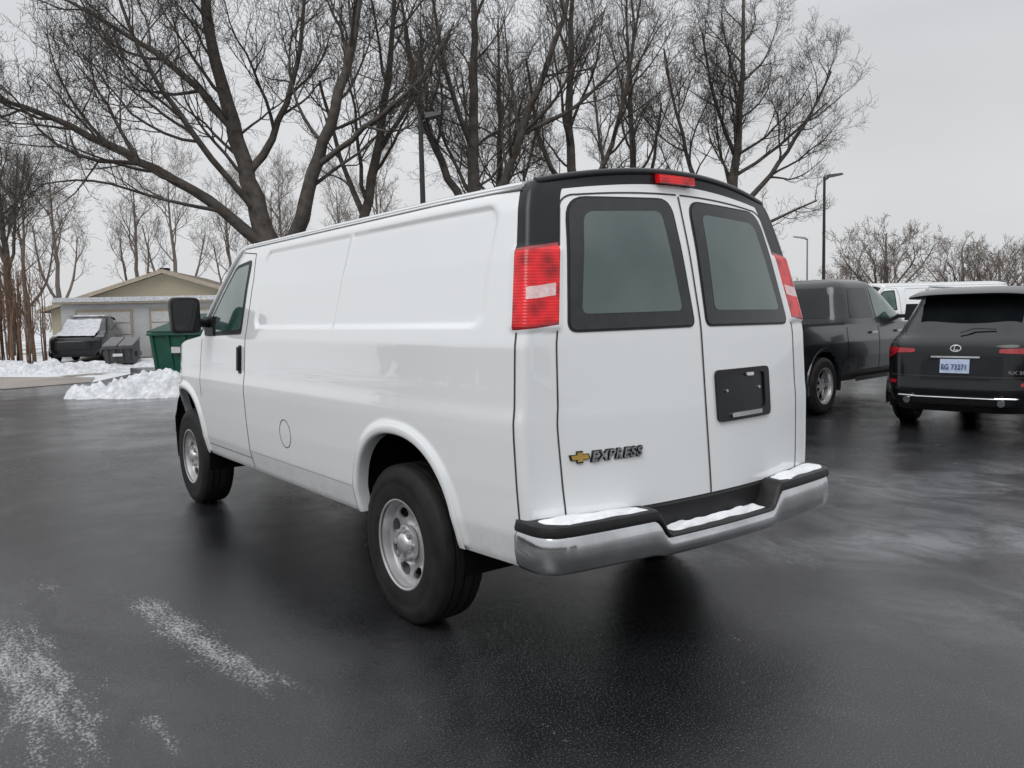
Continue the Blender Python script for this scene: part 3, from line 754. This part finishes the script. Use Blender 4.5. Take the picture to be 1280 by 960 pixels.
# ---- dumpsters
def dumpster(name,w,dp,h,mat,lid,loc,rz):
    r=empty(name,(*loc,0),rz); mb=MB(); fh=h*.72
    v=[(-w/2,0,.12),(w/2,0,.12),(w/2,dp,.12),(-w/2,dp,.12),(-w/2-.0,-.16,fh),(w/2,-.16,fh),(w/2,dp,h),(-w/2,dp,h)]
    mb.add(v,[(0,3,2,1),(0,1,5,4),(1,2,6,5),(2,3,7,6),(3,0,4,7),(4,5,6,7)],mat)
    for k in range(4):
        xx=-w/2+.12+(w-.24)*k/3; mb.add([(xx-.04,-.03,.14),(xx+.04,-.03,.14),(xx+.04,-.20,fh-.05),(xx-.04,-.20,fh-.05),(xx-.04,.02,.14),(xx+.04,.02,.14),(xx+.04,-.14,fh-.05),(xx-.04,-.14,fh-.05)],[(0,1,2,3),(0,3,7,4),(1,5,6,2),(3,2,6,7)],mat)
    for sg in (-1,1): mb.box(*sorted((sg*w/2,sg*(w/2+.1))),.15,dp-.2,fh*.55,fh*.55+.16,mat)
    mb.box(-w/2-.04,w/2+.04,-.22,-.14,fh-.05,fh+.02,mat)
    for sg in (-1,1):
        a,b_=sorted((sg*.02,sg*(w/2+.02)))
        mb.add([(a,-.22,fh+.03),(b_,-.22,fh+.03),(b_,dp+.03,h+.03),(a,dp+.03,h+.03),(a,-.22,fh+.08),(b_,-.22,fh+.08),(b_,dp+.03,h+.09),(a,dp+.03,h+.09)],[(0,1,5,4),(4,5,6,7),(1,2,6,5),(3,0,4,7),(2,3,7,6)],lid)
    for xx in (-w/2+.15,w/2-.15):
        for yy in (.12,dp-.12): mb.tube([(xx-.03,yy,.08),(xx+.03,yy,.08)],.08,M['tire'],12)
    mb.build('dumpster_body',r,smooth=False,bevel=.012)
    tm=MB(); tm.box(-.16,.16,-.215,-.21,h*.40,h*.50,M['white_lens']); tm.build('label',r,smooth=False)
    return r
GR=simple('dumpster_green',(.010,.10,.065),(.006,.065,.045),.5,scale=3); GL=simple('dumpster_lid_green',(.008,.055,.04),None,.6)
dumpster('green_dumpster',2.0,1.5,1.66,GR,GL,site(22.8,-9.15),heading(22))
dumpster('grey_dumpster',.95,.85,.95,simple('dumpster_grey',(.05,.05,.05),(.08,.08,.08),.6),simple('lid_grey',(.14,.14,.15),None,.6),site(28.6,-13.65),heading(-10))
# ---- building
def siding(name,c,sc=9):
    m,nt,b=mk(name); w=nt.nodes.new('ShaderNodeTexWave'); w.bands_direction='Z'; w.wave_profile='SAW'; w.inputs['Scale'].default_value=sc/2; L(nt,objco(nt),w.inputs[0])
    n=noise(nt,2,4); L(nt,mix(nt,n,c,tuple(k*.8 for k in c)),b.inputs['Base Color']); b.inputs['Roughness'].default_value=.7; bump(nt,b,w.outputs[1],.6,.03); return m
gh=empty('garage_house',(*site(40,-17.0),0),heading(-8)); mb=MB()
SB=siding('beige_siding',(.50,.45,.33),8); WW=siding('white_wall',(.62,.63,.63),4); RF=simple('brown_shingles',(.10,.075,.06),(.14,.11,.09),.9,scale=3); TR=simple('tan_trim',(.42,.36,.28),None,.6); DR=simple('garage_door_panel',(.60,.60,.59),(.5,.5,.49),.6)
W2=5.4; base=2.25; ap=3.98
mb.add([(-W2,1.2,0),(W2,1.2,0),(W2,1.2,base),(0,1.2,ap),(-W2,1.2,base)],[(0,1,2,3,4)],SB)
mb.add([(-W2,10,0),(W2,10,0),(W2,10,base),(0,10,ap),(-W2,10,base)],[(4,3,2,1,0)],SB)
mb.add([(-W2,1.2,0),(-W2,10,0),(-W2,10,base),(-W2,1.2,base)],[(3,2,1,0)],SB); mb.add([(W2,1.2,0),(W2,10,0),(W2,10,base),(W2,1.2,base)],[(0,1,2,3)],SB)
for sg in (-1,1):
    e=W2+.5; ez=ap-(ap-base)*e/W2
    mb.add([(0,.8,ap+.03),(sg*e,.8,ez+.03),(sg*e,10.4,ez+.03),(0,10.4,ap+.03),(0,.8,ap+.17),(sg*e,.8,ez+.17),(sg*e,10.4,ez+.17),(0,10.4,ap+.17)],[(0,1,2,3),(4,5,6,7),(1,2,6,5)],RF)
    mb.add([(0,.77,ap-.02),(sg*e,.77,ez-.02),(sg*e,.77,ez+.18),(0,.77,ap+.18)],[(0,1,2,3)],TR)
mb.box(-3.3,5.0,-3.2,1.15,0,2.40,WW); mb.box(-3.55,5.2,-3.45,1.19,2.41,2.57,TR)
P=[[(x,y,2.58+.09+.04*mnoise.noise(Vector((x,y,0)))) for x in np.linspace(-3.52,5.17,24)] for y in np.linspace(-3.42,1.18,10)]; mb.grid(P,M['snow'])
mb.add([(-3.52,-3.47,2.50),(5.17,-3.47,2.50),(5.17,-3.43,2.70),(-3.52,-3.43,2.70)],[(0,1,2,3)],M['snow'])
for (a,b_) in ((-2.6,-.4),(.5,3.0)):
    mb.box(a-.1,b_+.1,-3.24,-3.202,0,2.15,TR)
    for k in range(4): mb.box(a,b_,-3.27,-3.242,.03+k*.51,.50+k*.51,DR)
mb.box(3.5,4.3,-3.25,-3.202,0,2.05,M['glassd'])
mb.box(-4.9,-4.1,1.14,1.18,.9,1.8,M['glassd'])
mb.box(-1.3,-.8,3.0,3.6,3.0,4.15,simple('chimney_brick',(.25,.10,.07),(.18,.08,.06),.9,scale=6)); mb.box(-.7,-.3,3.0,3.5,3.2,4.35,M['dark'])
mb.build('walls_and_roof',gh,smooth=False)
# ---- lamps
def lamp(name,loc,h,rz,arm=.55,col=None):
    r=empty(name,(*loc,0),rz); mb=MB(); c=col or M['pole']
    mb.tube([(0,0,0),(0,0,.5)],.22,simple('concrete_base',(.3,.3,.29),None,.9),16); mb.tube([(0,0,.5),(0,0,h)],[.085,.06],c,10)
    mb.tube([(0,0,h-.12),(.18,0,h-.05)],.04,c,8)
    v=[];
    a=math.radians(9)
    for (x,y,z) in ((.12,-.17,-.06),(.12+arm,-.17,-.04),(.12+arm,.17,-.04),(.12,.17,-.06),(.16,-.12,.09),(.08+arm,-.10,.05),(.08+arm,.10,.05),(.16,.12,.09)): v.append((x*math.cos(a)-z*math.sin(a),y,h+x*math.sin(a)+z*math.cos(a)))
    mb.add(v,[(0,3,2,1),(4,5,6,7),(0,1,5,4),(1,2,6,5),(2,3,7,6),(3,0,4,7)],c)
    mb.build('pole_and_head',r,angle=40); return r
lamp('street_lamp',site(21,-2.14),6.45,YAW,.42)
lamp('street_lamp',site(40,15.2),7.75,YAW,.75)
lamp('street_lamp',site(70,25.2),7.4,YAW+math.pi,1.1,simple('galvanised',(.22,.25,.30),None,.5))
# ---- trees (local x = across, y = away, z up)
t1=[ [(.3,0,0,.46),(.15,0,1.6,.38),(0,0,3.3,.34),(-.45,.1,5.0,.26),(-1.0,.2,7.2,.21),(-1.5,.1,9.5,.16),(-1.7,0,12,.10),(-1.8,0,14.5,.05)],
     [(.05,0,2.4,.30),(.85,-.2,4.0,.23),(1.4,-.3,5.6,.19),(2.1,-.4,7.4,.15),(2.7,-.3,9.4,.11),(3.1,-.2,12,.06),(3.3,0,14,.03)],
     [(-.15,0,3.6,.18),(-1.6,-.4,4.9,.15),(-3.3,-.7,6.0,.12),(-5.0,-.9,6.9,.09),(-6.7,-1,7.6,.06),(-8.6,-1,8.0,.03)],
     [(-1.0,.2,7.0,.13),(-2.4,.6,8.6,.10),(-4.2,1,10.0,.07),(-6.2,1.4,11.2,.04)],
     [(-.6,.1,5.6,.13),(.2,.9,7.4,.10),(.7,1.5,9.6,.07),(.9,2,12,.04)],
     [(1.5,-.3,5.8,.10),(3.0,-.9,6.7,.07),(4.6,-1.4,7.8,.045),(5.6,-1.7,9.2,.02)],
     [(-.3,0,4.5,.10),(-1.6,-1.2,6.6,.08),(-2.6,-2.,8.6,.05),(-3.,-2.4,10.4,.03)],
     [(-1.2,-.3,4.6,.06),(-2.6,-.9,4.9,.045),(-4.4,-1.2,5.4,.03),(-6.0,-1.3,5.3,.015)] ]
place('bare_tree',make_tree('bare_tree',t1,11,M['bark'],4,1.1),site(24,-6.9))
t2=[ [(0,0,0,.22),(0,0,2.5,.19),(.35,0,4.6,.16),(.9,0,7.0,.13),(1.35,.1,9.6,.09),(1.6,0,12.5,.04)],
     [(.4,0,4.6,.10),(-.4,.4,6.6,.07),(-1.0,.6,9.0,.04)], [(.9,0,6.8,.08),(2.1,-.4,8.2,.06),(3.0,-.6,10.2,.03)] ]
place('bare_tree',make_tree('bare_tree',t2,21,M['bark'],4,.9),site(26,-4.85))
t3=[ [(0,0,0,.32),(0,0,3.0,.27),(-.05,0,5.0,.22),(0,0,8.0,.17),(.15,0,11.5,.10),(.1,0,15,.04)],
     [(-.05,0,4.6,.17),(-.9,.3,6.2,.13),(-1.8,.4,8.6,.10),(-2.3,.4,12,.05),(-2.5,.5,14,.03)],
     [(0,0,4.4,.19),(.9,-.3,5.8,.15),(1.9,-.4,8.2,.12),(3.0,-.4,11,.07),(3.8,-.4,14,.03)],
     [(0,0,7,.10),(-.8,-.8,9.4,.07),(-1.2,-1.2,12,.04)], [(1.6,-.4,7.4,.08),(3.4,-.9,8.2,.06),(5.0,-1.2,9.6,.03)] ]
m3=make_tree('bare_tree',t3,33,M['bark'],4,.95)
place('bare_tree',m3,site(28,-1.1))
place('bare_tree',m3,site(29,-20.8),YAW+2.4,.95)
t4=[ [(0,0,0,.24),(0,0,3.5,.20),(.05,0,6.0,.17),(-.1,0,9,.13),(.1,0,12.5,.08),(.3,0,15.5,.03)],
     [(0,0,5.2,.12),(1.2,.3,7.0,.09),(2.0,.4,9.6,.07),(2.6,.4,12.8,.03)], [(0,0,5.4,.11),(-1.1,-.3,7.4,.08),(-1.6,-.5,10.4,.04)] ]
m4=make_tree('bare_tree',t4,44,M['bark'],4,.95)
place('bare_tree',m4,site(30,2.35)); 
t5=[ [(0,0,0,.26),(0,0,3.5,.22),(-.1,0,6.0,.19),(.15,0,8.5,.14),(.3,0,11.5,.08),(.35,0,15,.03)],
     [(-.1,0,4.8,.12),(-1.4,.2,6.6,.09),(-2.1,.3,9.2,.06),(-2.6,.3,11.8,.03)], [(0,0,5.4,.12),(1.3,-.2,6.8,.09),(2.5,-.3,8.6,.06),(3.5,-.3,10.6,.03)],
     [(0,0,4.4,.08),(1.3,-.4,5.0,.06),(2.9,-.6,5.7,.03)],[(0,0,7.6,.09),(-.9,-.6,9.5,.06),(-1.4,-.8,12,.03)],[(0,0,6.8,.08),(1.8,.3,8.0,.06),(3.6,.4,9.6,.03)] ]
m5=make_tree('bare_tree',t5,55,M['bark'],4,1.15)
place('bare_tree',m5,site(31,8.45),sc=(.98,1,.95))
place('bare_tree',m4,site(35,5.2),YAW+2.0,.95); place('bare_tree',m5,site(38,-.4),YAW+1.1,1.0)
t6=[ [(0,0,0,.20),(.1,0,2.5,.16),(.0,0,5,.11),(.2,0,8,.06),(.1,0,10.5,.02)], [(0,0,2.2,.10),(-1.2,.2,4.2,.07),(-1.9,.2,6.8,.03)], [(0,0,2.6,.10),(1.2,-.2,4.4,.07),(1.8,-.2,7.2,.03)] ]
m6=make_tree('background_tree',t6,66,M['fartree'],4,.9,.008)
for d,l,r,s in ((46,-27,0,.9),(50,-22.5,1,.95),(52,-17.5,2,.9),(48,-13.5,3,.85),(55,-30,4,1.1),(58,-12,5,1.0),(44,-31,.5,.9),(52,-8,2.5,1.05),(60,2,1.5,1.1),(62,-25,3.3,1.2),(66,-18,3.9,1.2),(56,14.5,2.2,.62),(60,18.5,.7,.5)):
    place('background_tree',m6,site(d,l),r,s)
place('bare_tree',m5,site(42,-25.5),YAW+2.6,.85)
t7=[ [(0,0,0,.28),(0,0,1.6,.24),(0,0,3.5,.16),(.1,0,6.8,.04)] ]+[[(0,0,1.5+.1*k,.13),(1.2*math.cos(k*1.05),1.2*math.sin(k*1.05),3.0,.08),(2.6*math.cos(k*1.05+.2),2.6*math.sin(k*1.05+.2),4.6,.05),(3.2*math.cos(k*1.05),3.2*math.sin(k*1.05),5.8,.02)] for k in range(6)]
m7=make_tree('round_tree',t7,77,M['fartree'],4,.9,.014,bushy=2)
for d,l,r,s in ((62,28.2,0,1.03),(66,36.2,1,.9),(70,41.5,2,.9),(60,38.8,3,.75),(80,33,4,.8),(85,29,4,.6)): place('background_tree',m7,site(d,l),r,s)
def treeline(name,n,seed,region,h0,w):
    mb=MB(); rr=random.Random(seed); V=[];F=[]
    for k in range(n):
        d,l=region(rr); h=h0+2.0*mnoise.noise(Vector((l*.07,d*.05,0)))+1.4*mnoise.noise(Vector((l*.4,d*.3,0))); z0=rr.uniform(0,h*.75); x,y=site(d,l); a=rr.uniform(0,3.14); dx=rr.uniform(-.9,.9); o=len(V)
        V+= [(x-w*math.cos(a),y-w*math.sin(a),z0),(x+w*math.cos(a),y+w*math.sin(a),z0),(x+dx*math.cos(a),y+dx*math.sin(a),min(h,z0+rr.uniform(.8,2.4)))]; F.append((o,o+1,o+2))
    mb.add(V,F,M['fartree']); mb.build(name,smooth=False)
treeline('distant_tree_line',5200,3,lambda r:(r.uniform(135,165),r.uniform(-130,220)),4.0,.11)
treeline('unseen_rear_tree_line',9000,4,lambda r:(r.uniform(-62,-50),r.uniform(-75,75)),8.0,.35)  # unseen, added behind the camera to darken reflections in glossy paint
treeline('unseen_side_tree_line',6000,6,lambda r:(r.uniform(-50,30),r.uniform(-62,-54)),7.0,.35)  # also out of view, added for the van's flank to reflect
rr=random.Random(5); stems=[]
for k in range(80):
    x=rr.uniform(-1.6,.9); y=rr.uniform(-1,1); h=rr.uniform(2.4,4.2)*(1-.05*abs(x)); dx=rr.uniform(-.22,.22); stems.append([(x,y,0,.028),(x+dx*.4,y,h*.4,.022),(x+dx*.8,y+.1,h*.75,.015),(x+dx*1.4,y,h,.008)])
place('brown_thicket',make_tree('brown_thicket',stems,5,M['twigbrown'],2,1.1,.008,.42,bushy=2),site(31,-18.9))
# ---- world
w=bpy.data.worlds.new('World'); scene.world=w; w.use_nodes=True; nt=w.node_tree; bg=nt.nodes['Background']
sky=nt.nodes.new('ShaderNodeTexSky'); sky.sky_type='NISHITA'; sky.sun_disc=False; SE=math.radians(48)
sd=np.array(site(-10,-5))-np.array(site(0,0)); az=math.atan2(sd[0],sd[1])
sky.sun_elevation=SE; sky.sun_rotation=az; sky.air_density=1; sky.dust_density=3
hs=nt.nodes.new('ShaderNodeHueSaturation'); hs.inputs['Saturation'].default_value=.10; L(nt,sky.outputs[0],hs.inputs['Color'])
tc=nt.nodes.new('ShaderNodeTexCoord'); sp=nt.nodes.new('ShaderNodeSeparateXYZ'); L(nt,tc.outputs['Generated'],sp.inputs[0])
grad=ramp(nt,sp.outputs[2],[(0.,(7.6,7.7,7.8)),(.30,(7.1,7.25,7.5)),(1.,(17,17.3,17.8))])
cl=noise(nt,1.6,5,.5,tc.outputs['Generated'],(1,1,2.5)); clr=ramp(nt,cl,[(.3,.90),(.7,1.08)])
mm=nt.nodes.new('ShaderNodeMix'); mm.data_type='RGBA'; mm.blend_type='MULTIPLY'; mm.inputs[0].default_value=1; L(nt,grad,mm.inputs[6]); L(nt,clr,mm.inputs[7])
L(nt,mix(nt,.12,mm.outputs[2],hs.outputs[0]),bg.inputs[0]); bg.inputs[1].default_value=.10
sun=bpy.data.lights.new('sun','SUN'); sun.energy=1.05; sun.angle=math.radians(35); sun.color=(1,.98,.95); so=bpy.data.objects.new('sun',sun); scene.collection.objects.link(so)
so.rotation_euler=Vector((-math.sin(az)*math.cos(SE),-math.cos(az)*math.cos(SE),-math.sin(SE))).to_track_quat('-Z','Y').to_euler()
# ---- camera
cd=bpy.data.cameras.new('camera'); cam=bpy.data.objects.new('camera',cd); scene.collection.objects.link(cam); scene.camera=cam
cd.sensor_width=36; cd.lens=1025.77/1280*36; cd.clip_end=3000; cd.clip_start=.05
R=Matrix.Rotation(YAW,3,'Z')@Matrix.Rotation(math.pi/2-.08305,3,'X')@Matrix.Rotation(-.02268,3,'Z')
cam.matrix_world=Matrix.Translation((C0[0],C0[1],1.47649))@R.to_4x4()
scene.view_settings.view_transform='Standard'; scene.view_settings.look='None'; scene.view_settings.exposure=0
